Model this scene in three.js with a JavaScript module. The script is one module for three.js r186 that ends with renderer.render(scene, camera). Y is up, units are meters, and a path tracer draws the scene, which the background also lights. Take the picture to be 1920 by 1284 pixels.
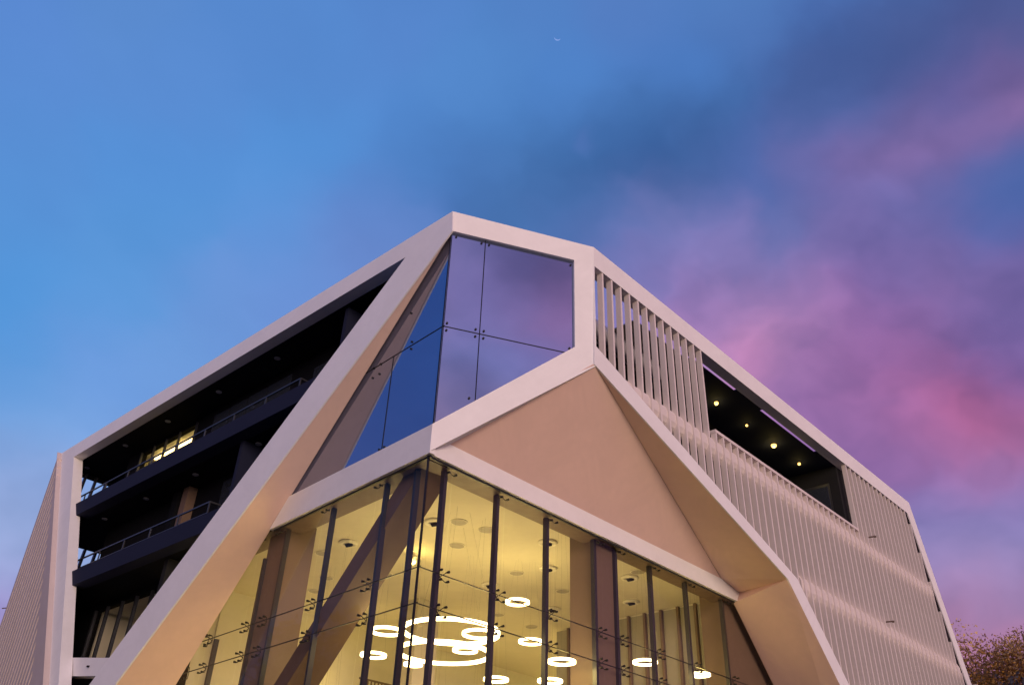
import * as THREE from 'three';
import { mergeGeometries } from 'three/addons/utils/BufferGeometryUtils.js';

// ───────────────────────── camera ─────────────────────────
const scene = new THREE.Scene();
const camera = new THREE.PerspectiveCamera(43.886, 1024 / 684, 0.1, 4000);
camera.position.set(0, 1.6, 0);
camera.up.set(-0.42553, 0.83626, 0.34588);
camera.lookAt(0.60971, 1.6 + 0.54744, -0.57321);
const renderer = new THREE.WebGLRenderer({ antialias: true });
renderer.setSize(1024, 684);
renderer.toneMapping = THREE.LinearToneMapping;
renderer.toneMappingExposure = 1;
renderer.shadowMap.enabled = true;

// ───────────────────────── random and noise ─────────────────────────
let seed = 20240611;
const rnd = () => { seed = (seed * 1664525 + 1013904223) >>> 0; return seed / 4294967296; };
const hash3 = (x, y, z) => { let h = (x * 374761393 + y * 668265263 + z * 2147483647) | 0; h = Math.imul(h ^ (h >>> 13), 1274126177); h ^= h >>> 16; return (h >>> 0) / 4294967296; };
const fade = (t) => t * t * t * (t * (t * 6 - 15) + 10);
function noise3(x, y, z) {
  const X = Math.floor(x), Y = Math.floor(y), Z = Math.floor(z), u = fade(x - X), v = fade(y - Y), w = fade(z - Z), L = (a, b, t) => a + (b - a) * t;
  return L(L(L(hash3(X, Y, Z), hash3(X + 1, Y, Z), u), L(hash3(X, Y + 1, Z), hash3(X + 1, Y + 1, Z), u), v),
    L(L(hash3(X, Y, Z + 1), hash3(X + 1, Y, Z + 1), u), L(hash3(X, Y + 1, Z + 1), hash3(X + 1, Y + 1, Z + 1), u), v), w);
}
function fbm(x, y, z, oct = 4) { let s = 0, a = 0.5, n = 0; for (let i = 0; i < oct; i++) { s += a * noise3(x, y, z); n += a; a *= 0.5; x = x * 2.03 + 17; y = y * 2.03 + 5; z = z * 2.03 + 11; } return s / n; }

// ───────────────────────── sky: dusk air with lilac cloud, given as [azimuth, elevation, red, green, blue, reach] ─────────────────────────
const AIR = [
  [2.3, 44.4, 91, 138, 210], [10.4, 48.2, 92, 140, 208], [20.7, 51.6, 88, 138, 208], [33.4, 54.1, 86, 134, 204], [47.6, 55.2, 83, 130, 198], [59.1, 54.8, 86, 127, 195], [69.8, 53.4, 84, 128, 194], [77.0, 51.9, 79, 116, 184], [83.2, 50.0, 76, 102, 164], [90.3, 47.3, 79, 95, 152],
  [4.7, 40.6, 90, 140, 211], [14.6, 44.7, 90, 140, 210], [27.3, 48.2, 86, 137, 207], [42.5, 50.2, 84, 136, 204], [53.2, 50.3, 80, 130, 200], [61.2, 50.5, 77, 123, 193], [68.9, 50.4, 74, 111, 176], [75.4, 48.1, 65, 88, 148], [81.5, 46.4, 68, 83, 140], [87.2, 45.4, 85, 95, 152],
  [7.0, 36.6, 88, 144, 213], [16.7, 40.3, 86, 144, 214], [28.8, 43.4, 85, 144, 214], [38.2, 44.8, 82, 136, 206], [45.5, 46.0, 76, 127, 194], [53.1, 47.0, 68, 112, 174], [58.2, 46.8, 60, 99, 160], [64.4, 46.1, 61, 97, 156], [69.7, 44.3, 66, 96, 158], [75.7, 45.0, 80, 105, 168], [80.3, 43.5, 90, 100, 162], [84.2, 41.5, 132, 102, 153], [87.5, 42.0, 128, 101, 154], [86.4, 39.8, 69, 102, 166, 1.6], [84.2, 38.9, 63, 102, 168, 1.6],
  [8.6, 33.2, 87, 147, 215], [18.2, 36.6, 87, 148, 215], [27.8, 39.0, 90, 148, 217], [34.2, 40.8, 85, 133, 203], [39.4, 43.5, 70, 112, 176], [45.8, 42.9, 71, 112, 172], [53.0, 43.2, 64, 106, 166], [60.2, 43.2, 64, 102, 163], [67.0, 42.4, 84, 112, 180], [73.4, 41.9, 107, 110, 176], [79.6, 41.7, 140, 110, 166], [83.0, 40.3, 112, 104, 166], [85.5, 37.5, 64, 104, 172, 1.6],
  [52.9, 40.8, 83, 116, 179], [57.5, 40.2, 106, 119, 182], [63.5, 40.4, 124, 122, 184], [68.6, 39.7, 99, 115, 176], [73.0, 38.9, 122, 112, 174], [78.2, 37.7, 118, 112, 176], [83.1, 36.0, 112, 104, 168], [57.4, 38.1, 127, 120, 181], [63.9, 37.6, 138, 120, 178], [70.0, 36.7, 134, 114, 172], [75.6, 35.6, 132, 108, 171], [80.5, 33.7, 122, 104, 163], [83.3, 32.0, 117, 99, 160],
  [61.4, 35.0, 154, 122, 181], [65.4, 33.9, 151, 121, 176], [69.2, 33.0, 164, 125, 181], [72.8, 32.1, 148, 104, 165], [77.9, 31.0, 131, 100, 159], [82.2, 28.7, 111, 100, 163], [63.2, 32.7, 176, 135, 189], [65.0, 31.7, 213, 144, 189, 1.3], [66.8, 31.6, 210, 146, 192, 1.3], [68.5, 31.7, 180, 132, 184], [65.6, 30.5, 204, 136, 186, 1.1], [68.5, 29.3, 165, 122, 181], [72.0, 28.8, 160, 106, 165], [77.2, 28.5, 143, 98, 153], [81.6, 26.9, 139, 99, 160],
  [69.8, 27.1, 166, 119, 179], [73.3, 26.6, 165, 113, 169], [77.4, 25.9, 172, 95, 144], [80.2, 24.7, 176, 98, 142], [72.7, 24.4, 160, 114, 176], [75.9, 23.9, 176, 106, 156], [79.6, 22.6, 179, 106, 152], [74.4, 21.8, 128, 120, 184], [76.8, 21.2, 142, 118, 176], [79.6, 20.7, 128, 122, 184], [75.8, 19.8, 106, 124, 184], [78.7, 19.4, 102, 123, 187], [77.6, 18.6, 150, 122, 176], [74.3, 18.7, 138, 121, 176], [75.9, 17.8, 144, 128, 184],
  [76.5, 16.6, 156, 147, 197], [78.5, 16.8, 150, 144, 196], [75.0, 16.5, 143, 141, 194], [76.9, 15.1, 163, 132, 176], [75.3, 14.4, 176, 112, 143], [77.8, 14.2, 167, 112, 152], [76.2, 13.3, 173, 112, 144], [75.4, 11.3, 176, 122, 152],
  [10.3, 29.5, 83, 150, 218], [16.4, 31.5, 92, 152, 218], [23.3, 33.4, 107, 150, 216], [28.8, 35.6, 107, 146, 214], [32.5, 38.0, 106, 140, 208], [35.4, 39.5, 106, 134, 200], [12.1, 25.2, 91, 152, 218], [16.5, 26.5, 107, 154, 221], [21.1, 28.3, 109, 155, 219], [13.3, 22.3, 116, 162, 222], [15.9, 23.6, 120, 164, 222], [15.7, 19.8, 131, 168, 222], [15.3, 18.4, 148, 167, 218], [16.8, 18.4, 154, 166, 214], [15.4, 16.6, 152, 175, 220], [17.0, 15.4, 158, 176, 220], [16.6, 14.0, 143, 150, 203], [16.9, 12.7, 144, 128, 189], [17.2, 11.6, 164, 120, 180], [19.5, 20.6, 127, 169, 232], [20.3, 16.0, 143, 176, 228],
  [71.5, 42.9, 122, 110, 168, 1.3], [75.7, 42.4, 138, 108, 166, 1.2], [79.3, 41.0, 143, 108, 164, 1.1], [82.4, 40.8, 144, 107, 164, 1.1], [85.1, 41.0, 142, 106, 162, 1], [87.5, 41.3, 142, 100, 153, 1], [78.6, 39.9, 94, 112, 180, 1.1], [81.1, 39.5, 83, 112, 180, 1], [83.8, 39.2, 62, 104, 172, 1.1], [86.3, 39.2, 61, 102, 168, 1.1], [84.7, 37.4, 64, 104, 172, 1.3],
  [85.1, 44.3, 105, 95, 160, 1.1], [87.8, 44.2, 125, 98, 155, 1], [83.9, 43.3, 80, 95, 160, .9], [77.3, 48.6, 66, 86, 142, 1.5], [81.7, 48.6, 68, 83, 136, 1.5], [87.1, 46.7, 76, 86, 144, 1.5], [74.3, 46.8, 69, 95, 152, 1.5], [62.7, 47.4, 62, 99, 157, 1.5], [57.8, 48.2, 68, 112, 173, 1.1], [51.8, 49.8, 82, 135, 206, 1.5], [63.6, 49.5, 79, 130, 203, 1.1], [66.8, 48.0, 66, 107, 169, 1.2], [60.0, 49.3, 76, 124, 192, 1], [52.9, 46.1, 90, 120, 188, .4],
  [59.5, 41.7, 122, 122, 180, 1.3], [65.1, 40.4, 138, 124, 184, 1.2], [70.0, 39.3, 90, 114, 176, 1.2], [74.2, 39.5, 124, 112, 174, 1.2], [61.5, 39.1, 128, 120, 180, 1.3], [55.3, 41.1, 86, 116, 178, 1.1], [48.1, 44.3, 68, 110, 170, 1.4], [43.2, 44.5, 74, 118, 182, 1.3], [37.4, 43.6, 82, 132, 200, 1.3], [69.1, 42.2, 71, 103, 170, 1.2], [71.0, 24.3, 156, 116, 176, 1.3], [78.5, 24.1, 176, 98, 143, 1.5], [74.7, 25.7, 168, 105, 158, 1.5], [77.0, 21.9, 168, 112, 164, 1.1],
  [0, 75, 77, 126, 198], [120, 75, 74, 109, 178], [240, 75, 78, 125, 196], [-30, 60, 64, 114, 188], [-30, 35, 42, 98, 172], [-30, 15, 74, 112, 176], [-12, 5, 160, 140, 200],
  [-75, 60, 70, 116, 184], [-75, 35, 74, 108, 172], [-75, 12, 154, 149, 204], [-120, 60, 86, 116, 184], [-120, 35, 124, 120, 182], [-120, 12, 195, 156, 192],
  [-165, 62, 110, 125, 190, 9], [-150, 48, 190, 165, 210, 8], [-150, 32, 205, 168, 205, 9], [-150, 18, 226, 180, 196, 10], [-165, 12, 232, 176, 184, 9], [-140, 8, 232, 184, 190, 10],
  [-163.7, 39.4, 193, 176, 235, 1.6], [-165.1, 37.4, 190, 168, 228, 1.6], [-164.9, 35.2, 188, 170, 232, 1.6], [-168, 38.4, 112, 100, 158, 1.3], [-170.5, 37.8, 118, 98, 152, 1.3], [-172.8, 37.6, 140, 108, 160, 1.3],
  [-167.9, 36.1, 185, 155, 215, 1.4], [-172.3, 36.2, 195, 140, 190, 1.4], [-170.6, 35.1, 208, 150, 205, 1.5], [-172.8, 34.8, 226, 158, 206, 1.6], [-167.1, 34.3, 195, 170, 225, 1.6], [-169.8, 31.9, 188, 186, 248, 1.6],
  [-171.5, 32.6, 195, 170, 230, 1.6], [-167.7, 32.1, 185, 188, 250, 1.6], [-164.7, 32.3, 183, 186, 250, 1.6], [-165.7, 30.2, 112, 104, 160, 1], [-164.6, 29.3, 172, 162, 215, 1.4], [-168, 41, 128, 118, 180, 2],
  [160, 60, 96, 112, 176], [160, 40, 138, 108, 164], [160, 22, 184, 130, 176], [160, 8, 207, 150, 172], [125, 60, 82, 104, 168], [125, 38, 122, 104, 164], [125, 20, 168, 120, 172], [125, 6, 181, 124, 152],
  [100, 20, 154, 122, 176], [100, 5, 168, 112, 140], [75, 3, 168, 112, 142], [45, 4, 154, 122, 176], [20, 3, 160, 128, 184],
];
function duskSky() {
  const W = 2048, H = 1024, data = new Float32Array(W * H * 4), D = Math.PI / 180, c = new THREE.Color();
  const pts = AIR.map(([az, el, red, green, blue, soft], i) => {
    c.setRGB(red / 255, green / 255, blue / 255, THREE.SRGBColorSpace);
    const far = i > AIR.length - 51, width = soft ?? (far ? 13 : 2);   // how far the colour reaches, in degrees
    return { x: Math.sin(az * D) * Math.cos(el * D), y: Math.sin(el * D), z: -Math.cos(az * D) * Math.cos(el * D), r: c.r, g: c.g, b: c.b, k: 1 / (2 * (width * D) ** 2), w: far ? (soft ? 0.5 : 0.05) : 1, lim: far ? 0.75 : 0.965 };
  });
  for (let j = 0; j < H; j++) {
    const el = ((j + 0.5) / H - 0.5) * Math.PI, cy = Math.cos(el), sy = Math.max(Math.sin(el), -0.02);
    for (let i = 0; i < W; i++) {
      const round = ((i + 0.5) / W - 0.5) * 2 * Math.PI, x0 = Math.cos(round) * cy, z0 = Math.sin(round) * cy;
      // cloud turbulence: the lookup direction is pushed about by noise on the cloud layer
      const q = 9, amp = 0.05;
      let x = x0 + amp * (fbm(x0 * q + 3, sy * q * 1.5, z0 * q) - 0.5), y = sy + amp * 0.8 * (fbm(x0 * q + 40, sy * q * 1.5 + 9, z0 * q) - 0.5), z = z0 + amp * (fbm(x0 * q, sy * q * 1.5 + 70, z0 * q + 20) - 0.5);
      const q2 = 34, a2 = 0.02 * (0.3 + fbm(x0 * 4, sy * 6 + 3, z0 * 4, 2));
      x += a2 * (fbm(x * q2, y * q2 * 1.6, z * q2 + 7, 4) - 0.5); y += a2 * (fbm(x * q2 + 50, y * q2 * 1.6, z * q2, 4) - 0.5); z += a2 * (fbm(x * q2, y * q2 * 1.6 + 31, z * q2, 4) - 0.5);
      const n = 1 / Math.hypot(x, y, z); x *= n; y *= n; z *= n;
      let r = 0, g = 0, b = 0, s = 1e-9;
      for (const p of pts) {
        const d = x * p.x + y * p.y + z * p.z;
        if (d < p.lim) continue;
        const w = p.w * Math.exp(-2 * (1 - d) * p.k);
        r += p.r * w; g += p.g * w; b += p.b * w; s += w;
      }
      const a = (j * W + i) * 4;
      r /= s; g /= s; b /= s;
      // the cloud's own billows: lighter and rosier crests, bluer hollows, strongest where the air is cloudy
      const rosy = Math.min(1, Math.max(0, (r / b - 0.2) / 0.3)), slate = Math.min(1, Math.max(0, (0.5 - b) / 0.12)), m = 0.12 + 0.88 * Math.max(rosy, 0.5 * slate), v = 1.3 * (fbm(x * 7 + y * 3, y * 12, z * 7 + 3, 5) - 0.5) + 0.35 * (fbm(x * 30, y * 50 + x * 9, z * 30, 4) - 0.5);
      data[a] = r * (1 + 0.75 * m * v); data[a + 1] = g * (1 + 0.58 * m * v); data[a + 2] = b * (1 + 0.48 * m * v); data[a + 3] = 1;
    }
  }
  const t = new THREE.DataTexture(data, W, H, THREE.RGBAFormat, THREE.FloatType);
  t.mapping = THREE.EquirectangularReflectionMapping; t.magFilter = t.minFilter = THREE.LinearFilter; t.needsUpdate = true;
  return t;
}
scene.background = scene.environment = duskSky();
scene.backgroundIntensity = scene.environmentIntensity = 1;

// ───────────────────────── the last light of the sunset, behind the viewer ─────────────────────────
const sun = new THREE.DirectionalLight(0xffe4cf, 3.4);
sun.position.set(-36, 11, 80);
sun.target.position.set(20, 8, -20);
sun.castShadow = true;
sun.shadow.radius = 60;
Object.assign(sun.shadow.camera, { left: -70, right: 70, top: 60, bottom: -40, near: 1, far: 260 });
sun.shadow.mapSize.set(2048, 2048);
scene.add(sun, sun.target);

// ───────────────────────── materials ─────────────────────────
function grainTexture(size, cells, lo, hi, salt, streak = 1) {   // tileable-looking grain in grey, for colour, bump or roughness
  const d = new Uint8Array(size * size * 4);
  for (let j = 0; j < size; j++) for (let i = 0; i < size; i++) {
    const x = i / size, y = j / size, c = Math.cos, s = Math.sin, T = 2 * Math.PI, R = cells / T;
    const n = 0.55 * fbm(R * c(x * T) + salt, R * s(x * T) + R * streak * c(y * T), R * streak * s(y * T), 4) + 0.45 * fbm(4 * R * c(x * T) + salt, 4 * R * s(x * T) + 4 * R * c(y * T), 4 * R * s(y * T) + 9, 3);
    const v = Math.round(255 * (lo + (hi - lo) * Math.min(1, Math.max(0, (n - 0.3) / 0.4))));
    d.set([v, v, v, 255], (j * size + i) * 4);
  }
  const t = new THREE.DataTexture(d, size, size);
  t.wrapS = t.wrapT = THREE.RepeatWrapping; t.magFilter = THREE.LinearFilter; t.minFilter = THREE.LinearMipmapLinearFilter; t.generateMipmaps = true; t.needsUpdate = true;
  return t;
}
const grainColour = grainTexture(512, 5, 0.975, 1, 3, 1); grainColour.colorSpace = THREE.SRGBColorSpace; grainColour.repeat.set(0.22, 0.22);
const grainBump = grainTexture(512, 22, 0, 1, 31); grainBump.repeat.set(0.6, 0.6);
const grainRough = grainTexture(256, 6, 0.75, 1, 57); grainRough.repeat.set(0.3, 0.3);
const concreteColour = grainTexture(512, 8, 0.72, 1, 91, 0.6); concreteColour.colorSpace = THREE.SRGBColorSpace; concreteColour.repeat.set(0.3, 0.3);
const lin = (r, g, b) => new THREE.Color().setRGB(r, g, b);
const dull = (color, o = {}) => new THREE.MeshPhysicalMaterial({ color, roughness: 0.8, specularIntensity: 0.15, side: THREE.DoubleSide, ...o });
const std = (color, o = {}) => new THREE.MeshStandardMaterial({ color, roughness: 0.6, side: THREE.DoubleSide, ...o });
const plaster = (color, o = {}) => std(color, { roughness: 0.75, map: grainColour, bumpMap: grainBump, bumpScale: 0.0006, roughnessMap: grainRough, ...o });
const M = {
  white: plaster(lin(0.8, 0.77, 0.77)),
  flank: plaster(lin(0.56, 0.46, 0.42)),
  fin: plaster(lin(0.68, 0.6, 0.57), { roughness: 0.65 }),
  render: plaster(lin(0.78, 0.55, 0.45)),   // white paint of the folded inner faces, warm light tinted into its colour
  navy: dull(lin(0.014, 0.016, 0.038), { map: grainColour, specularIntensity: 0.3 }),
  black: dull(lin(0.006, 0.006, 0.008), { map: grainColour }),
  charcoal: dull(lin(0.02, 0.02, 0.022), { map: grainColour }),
  steel: std(lin(0.035, 0.035, 0.045), { roughness: 0.38, metalness: 0.3 }),
  fitting: std(lin(0.02, 0.02, 0.022), { roughness: 0.35, metalness: 0.6 }),
  rail: std(lin(0.06, 0.06, 0.07), { roughness: 0.4, metalness: 0.5 }),
  brown: plaster(lin(0.17, 0.115, 0.085), { roughness: 0.6 }),
  umber: plaster(lin(0.13, 0.08, 0.055), { roughness: 0.7 }),
  ceiling: plaster(lin(0.62, 0.57, 0.44), { roughness: 0.85 }),
  wall: plaster(lin(0.76, 0.72, 0.6), { roughness: 0.8 }),
  panel: plaster(lin(0.34, 0.32, 0.26), { roughness: 0.6 }),
  disc: std(lin(0.34, 0.31, 0.26), { roughness: 0.6 }),
  discRim: std(lin(0.7, 0.66, 0.55), { roughness: 0.6 }),
  stone: std(lin(0.11, 0.1, 0.095), { roughness: 0.85, map: concreteColour, bumpMap: grainBump, bumpScale: 0.003 }),
  pane: new THREE.MeshPhysicalMaterial({ color: lin(0.93, 0.9, 0.86), transmission: 1, thickness: 0, roughness: 0.015, ior: 1.52, specularIntensity: 0.35, side: THREE.DoubleSide }),
  solarPane: new THREE.MeshPhysicalMaterial({ color: lin(0.36, 0.42, 0.6), transmission: 1, thickness: 0, metalness: 0.92, roughness: 0.02, ior: 1.5, side: THREE.DoubleSide }),
  ring: std(lin(0.9, 0.85, 0.7), { emissive: new THREE.Color().setRGB(1, 0.8, 0.42), emissiveIntensity: 7 }),
  bulb: std(lin(0.9, 0.85, 0.7), { emissive: new THREE.Color().setRGB(1, 0.58, 0.14), emissiveIntensity: 3 }),
  tube: std(lin(0.9, 0.85, 0.7), { emissive: new THREE.Color().setRGB(1, 0.74, 0.3), emissiveIntensity: 5 }),
  off: std(lin(0.32, 0.32, 0.34), { roughness: 0.35 }),
  moon: std(lin(0.05, 0.05, 0.05), { emissive: new THREE.Color().setRGB(0.21, 0.35, 0.74), emissiveIntensity: 1 }),
};

// ───────────────────────── building blocks ─────────────────────────
const V = (x, y, z) => new THREE.Vector3(x, y, z);
const used = new Map();
function numbered(name) { const n = used.get(name) ?? 0; used.set(name, n + 1); return n ? `${name}_${String(n).padStart(3, '0')}` : name; }
// a flat polygon (with holes) given by points in space, pushed along a vector: a closed solid with uv in metres
function prism(outer, push, holes = []) {
  const n = V(0, 0, 0);
  outer.forEach((p, i) => { const q = outer[(i + 1) % outer.length]; n.add(V((p.y - q.y) * (p.z + q.z), (p.z - q.z) * (p.x + q.x), (p.x - q.x) * (p.y + q.y))); });
  n.normalize();
  const o = outer[0], e1 = V(0, 1, 0).cross(n); if (e1.lengthSq() < 1e-3) e1.set(1, 0, 0).cross(n); e1.normalize();
  const e2 = n.clone().cross(e1), flat = (p) => new THREE.Vector2(p.clone().sub(o).dot(e1), p.clone().sub(o).dot(e2));
  let rings = [outer, ...holes].map((r) => r.map((p) => ({ p, f: flat(p) })));
  rings = rings.map((r, k) => (THREE.ShapeUtils.isClockWise(r.map((q) => q.f)) === (k > 0) ? r : [...r].reverse()));
  const tris = THREE.ShapeUtils.triangulateShape(rings[0].map((q) => q.f), rings.slice(1).map((r) => r.map((q) => q.f))), all = rings.flat();
  const pos = [], uv = [], out = push.dot(n) > 0 ? -1 : 1;
  const tri = (a, b, c, ua, ub, uc, flip) => { for (const [p, u] of flip ? [[a, ua], [c, uc], [b, ub]] : [[a, ua], [b, ub], [c, uc]]) { pos.push(p.x, p.y, p.z); uv.push(u.x, u.y); } };
  const moved = (p) => p.clone().add(push), deep = push.length();
  for (const [i, j, k] of tris) {
    const [a, b, c] = [all[i], all[j], all[k]];
    tri(a.p, b.p, c.p, a.f, b.f, c.f, out < 0); tri(moved(a.p), moved(b.p), moved(c.p), a.f, b.f, c.f, out > 0);
  }
  for (const r of rings) {
    let run = 0;
    r.forEach((a, i) => {
      const b = r[(i + 1) % r.length], len = a.p.distanceTo(b.p), u = (x, y) => new THREE.Vector2(x, y);
      tri(a.p, moved(a.p), moved(b.p), u(run, 0), u(run, deep), u(run + len, deep), out < 0);
      tri(a.p, moved(b.p), b.p, u(run, 0), u(run + len, deep), u(run + len, 0), out < 0);
      run += len;
    });
  }
  const g = new THREE.BufferGeometry();
  g.setAttribute('position', new THREE.Float32BufferAttribute(pos, 3)); g.setAttribute('uv', new THREE.Float32BufferAttribute(uv, 2));
  g.computeVertexNormals();
  return g;
}
function sheet(pts) {   // a single flat face
  const n = pts.length, g = new THREE.BufferGeometry(), pos = [], uv = [], e1 = pts[1].clone().sub(pts[0]).normalize(), nn = e1.clone().cross(pts[2].clone().sub(pts[0])).normalize(), e2 = nn.clone().cross(e1);
  for (let i = 1; i < n - 1; i++) for (const p of [pts[0], pts[i], pts[i + 1]]) { pos.push(p.x, p.y, p.z); const d = p.clone().sub(pts[0]); uv.push(d.dot(e1), d.dot(e2)); }
  g.setAttribute('position', new THREE.Float32BufferAttribute(pos, 3)); g.setAttribute('uv', new THREE.Float32BufferAttribute(uv, 2)); g.computeVertexNormals();
  return g;
}
function box(x0, x1, y0, y1, z0, z1) { return prism([V(x0, y0, z0), V(x1, y0, z0), V(x1, y0, z1), V(x0, y0, z1)], V(0, y1 - y0, 0)); }
function bar(a, b, w, d, side) {   // a straight member from a to b; w across 'side', d across the rest
  const t = b.clone().sub(a).normalize(), s = (side ?? (Math.abs(t.y) > 0.9 ? V(1, 0, 0) : V(0, 1, 0))).clone(); s.addScaledVector(t, -s.dot(t)).normalize();
  const r = t.clone().cross(s), P = (i, j) => a.clone().addScaledVector(s, i * w / 2).addScaledVector(r, j * d / 2);
  return prism([P(-1, -1), P(1, -1), P(1, 1), P(-1, 1)], b.clone().sub(a));
}
function wire(a, b, r = 0.008) { return new THREE.TubeGeometry(new THREE.LineCurve3(a, b), 1, r, 6, false); }
function mesh(name, geometry, material, parent) {
  const m = new THREE.Mesh(Array.isArray(geometry) ? mergeGeometries(geometry.map((g) => (g.index ? g.toNonIndexed() : g))) : geometry, material);
  m.name = numbered(name); m.castShadow = m.receiveShadow = true; (parent ?? scene).add(m);
  return m;
}
function thing(name, label, category, at, group) {
  const t = new THREE.Group(); t.name = numbered(name); t.position.copy(at); t.userData = { label, category }; if (group) t.userData.group = group;
  scene.add(t);
  return t;
}
function clip(poly, inside) {   // keeps the part of a convex polygon [s, y] where inside(s, y) >= 0
  const out = [];
  poly.forEach((a, i) => {
    const b = poly[(i + 1) % poly.length], fa = inside(...a), fb = inside(...b);
    if (fa >= 0) out.push(a);
    if ((fa >= 0) !== (fb >= 0)) { const t = fa / (fa - fb); out.push([a[0] + (b[0] - a[0]) * t, a[1] + (b[1] - a[1]) * t]); }
  });
  return out;
}

// ───────────────────────── ground ─────────────────────────
{
  const g = new THREE.PlaneGeometry(3000, 3000, 1, 1); g.rotateX(-Math.PI / 2);
  for (let i = 0, u = g.attributes.uv; i < u.count; i++) u.setXY(i, u.getX(i) * 3000, u.getY(i) * 3000);
  mesh('ground', g, M.stone).userData.kind = 'structure';
}

// ───────────────────────── the building ─────────────────────────
// Wall planes: A (left facade) x = 15; B (right facade) z = -14.61; C (cut corner) from (15, -17.25) to (19.77, -14.61);
// G (lobby, left glass) leaves the corner a little off A; D (lobby, right glass) z = -17.29. Roof 21.94, slabs 17.65 and 13.7, lobby head 12.5.
const building = thing('corner_building', 'white faceted building with a cut glass corner, louvred right side and glowing glass lobby', 'building', V(15, 0, -17.25));
const part = (name, geometry, material, parent = building) => {
  const m = mesh(name, geometry, material, parent);
  if (parent === building) m.position.set(-15, 0, 17.25);
  return m;
};
const ROOF = 21.94, HEAD = 21.05, Ax = 15, Bz = -14.61, Dz = -17.29;
const gd = [0.0774, -0.997], gn = [0.997, 0.0774];
const G = (s, y, off = 0) => V(15 + gd[0] * s + gn[0] * off, y, -17.25 + gd[1] * s + gn[1] * off);
const D = (x, y, off = 0) => V(x, y, Dz - off);
const CL = Math.hypot(4.77, 2.64), cd = [4.77 / CL, 2.64 / CL], cn = [cd[1], -cd[0]];
const C = (s, y, off = 0) => V(15 + cd[0] * s + cn[0] * off, y, -17.25 + cd[1] * s + cn[1] * off);
const A = (z, y, off = 0) => V(Ax - 0.065 * Math.max(0, ROOF - y) + off, y, z);   // the left facade leans out a little towards its foot
const B = (x, y, off = 0) => V(x, y, Bz - off);
const legOut = (y) => -17.094 - 1.0958 * (20.91 - y), legIn = (y) => -19.511 - 1.0893 * (21.01 - y);   // z of the great leg's edges
const colIn = (y) => -46.543 + 0.7449 * (20.97 - y), colOut = (y) => -48.9 + 0.8008 * (ROOF - y);      // z of the raking end column's edges
const jambG = (y) => 1.0733 * (21 - y);                                                          // s on G where the leg's side meets the glass
const paneG = (y) => 0.11 + 1.0856 * (21.15 - y);                                                // the same, on the glass set 0.15 behind G
const jambD = (y) => 32.95 + 0.965 * (12.4 - y);                                                 // x on D where the right leg meets the glass

// left facade frame: roof beam, leg and raking column, one white surface
const tip = 4.575;
const opening = [A(colIn(21.0), 21.0), A(legIn(21.0), 21.0), A(legIn(6.256), 6.256)];
part('left_facade_frame', [prism([A(-17.25, ROOF), A(-17.094, 20.91), A(legOut(tip), tip), A(colOut(ROOF), ROOF)], V(0.06, 0, 0), [opening]),
  prism([A(-18.6, ROOF - 0.003, 0.058), A(legOut(20.91) - 0.9, 20.91, 0.058), A(legOut(5.3) - 0.7, 5.3, 0.058), A(colOut(ROOF - 0.003) + 0.003, ROOF - 0.003, 0.058)], V(0.45, 0, 0), [opening.map((p) => p.clone().setX(p.x + 0.058))])], M.white);
part('facade_foot', prism([A(legOut(tip) + 1.6, 0), A(legOut(tip) - 1.6, 0), A(legOut(tip + 0.9) - 1.2, tip + 0.9), A(legOut(tip + 0.9) - 0.2, tip + 0.9)], V(0.46, 0, 0)).translate(0.02, 0, 0), M.white);
// the leg's inner side, from the facade back to the lobby glass
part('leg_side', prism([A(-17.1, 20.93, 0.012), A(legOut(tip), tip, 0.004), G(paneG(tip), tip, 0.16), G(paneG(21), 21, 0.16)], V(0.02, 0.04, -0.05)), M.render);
part('tie_beam', prism([V(14.7, 9.38, -38.6), V(14.7, 8.55, -32.2), V(14.7, 7.95, -32.4), V(14.7, 8.6, -38.2)], V(0.6, 0, 0)), M.white);

// left end: raking louvred flank beyond the column
{
  const top = A(colOut(ROOF), ROOF, 0.004), low = A(colOut(0), 0, 0.004), back = V(16.8, 0, -54.8), e = top.clone(), n = low.clone().sub(e).cross(back.clone().sub(e)).normalize();
  if (n.x > 0) n.negate();
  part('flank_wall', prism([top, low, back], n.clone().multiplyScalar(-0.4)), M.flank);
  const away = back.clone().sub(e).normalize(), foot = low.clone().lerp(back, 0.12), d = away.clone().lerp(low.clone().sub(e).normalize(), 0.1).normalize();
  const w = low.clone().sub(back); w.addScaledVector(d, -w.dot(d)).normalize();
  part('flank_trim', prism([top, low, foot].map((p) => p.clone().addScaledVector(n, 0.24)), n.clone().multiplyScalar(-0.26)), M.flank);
  const reach = foot.clone().sub(e), under = low.clone().lerp(back, 0.06).sub(e), across = reach.dot(w), off0 = away.clone().multiplyScalar(22).dot(w);
  for (let c = 0.5; c < 15; c += 0.56) {   // boards run parallel down the flank, each starting at the trim
    const t0 = c / across, start = e.clone().addScaledVector(reach, t0), len = (start.y - 0.2) / -d.y;
    if (len < 0.5) break;
    const a = e.clone().addScaledVector(under, c / under.dot(w)), z = start.clone().addScaledVector(d, len);
    part('flank_louvre', prism([[a, -0.19], [a, 0.19], [z, 0.19], [z, -0.19]].map(([p, k]) => p.clone().addScaledVector(w, k).addScaledVector(n, 0.2)), n.clone().multiplyScalar(-0.19)), M.flank);
  }
}

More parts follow.
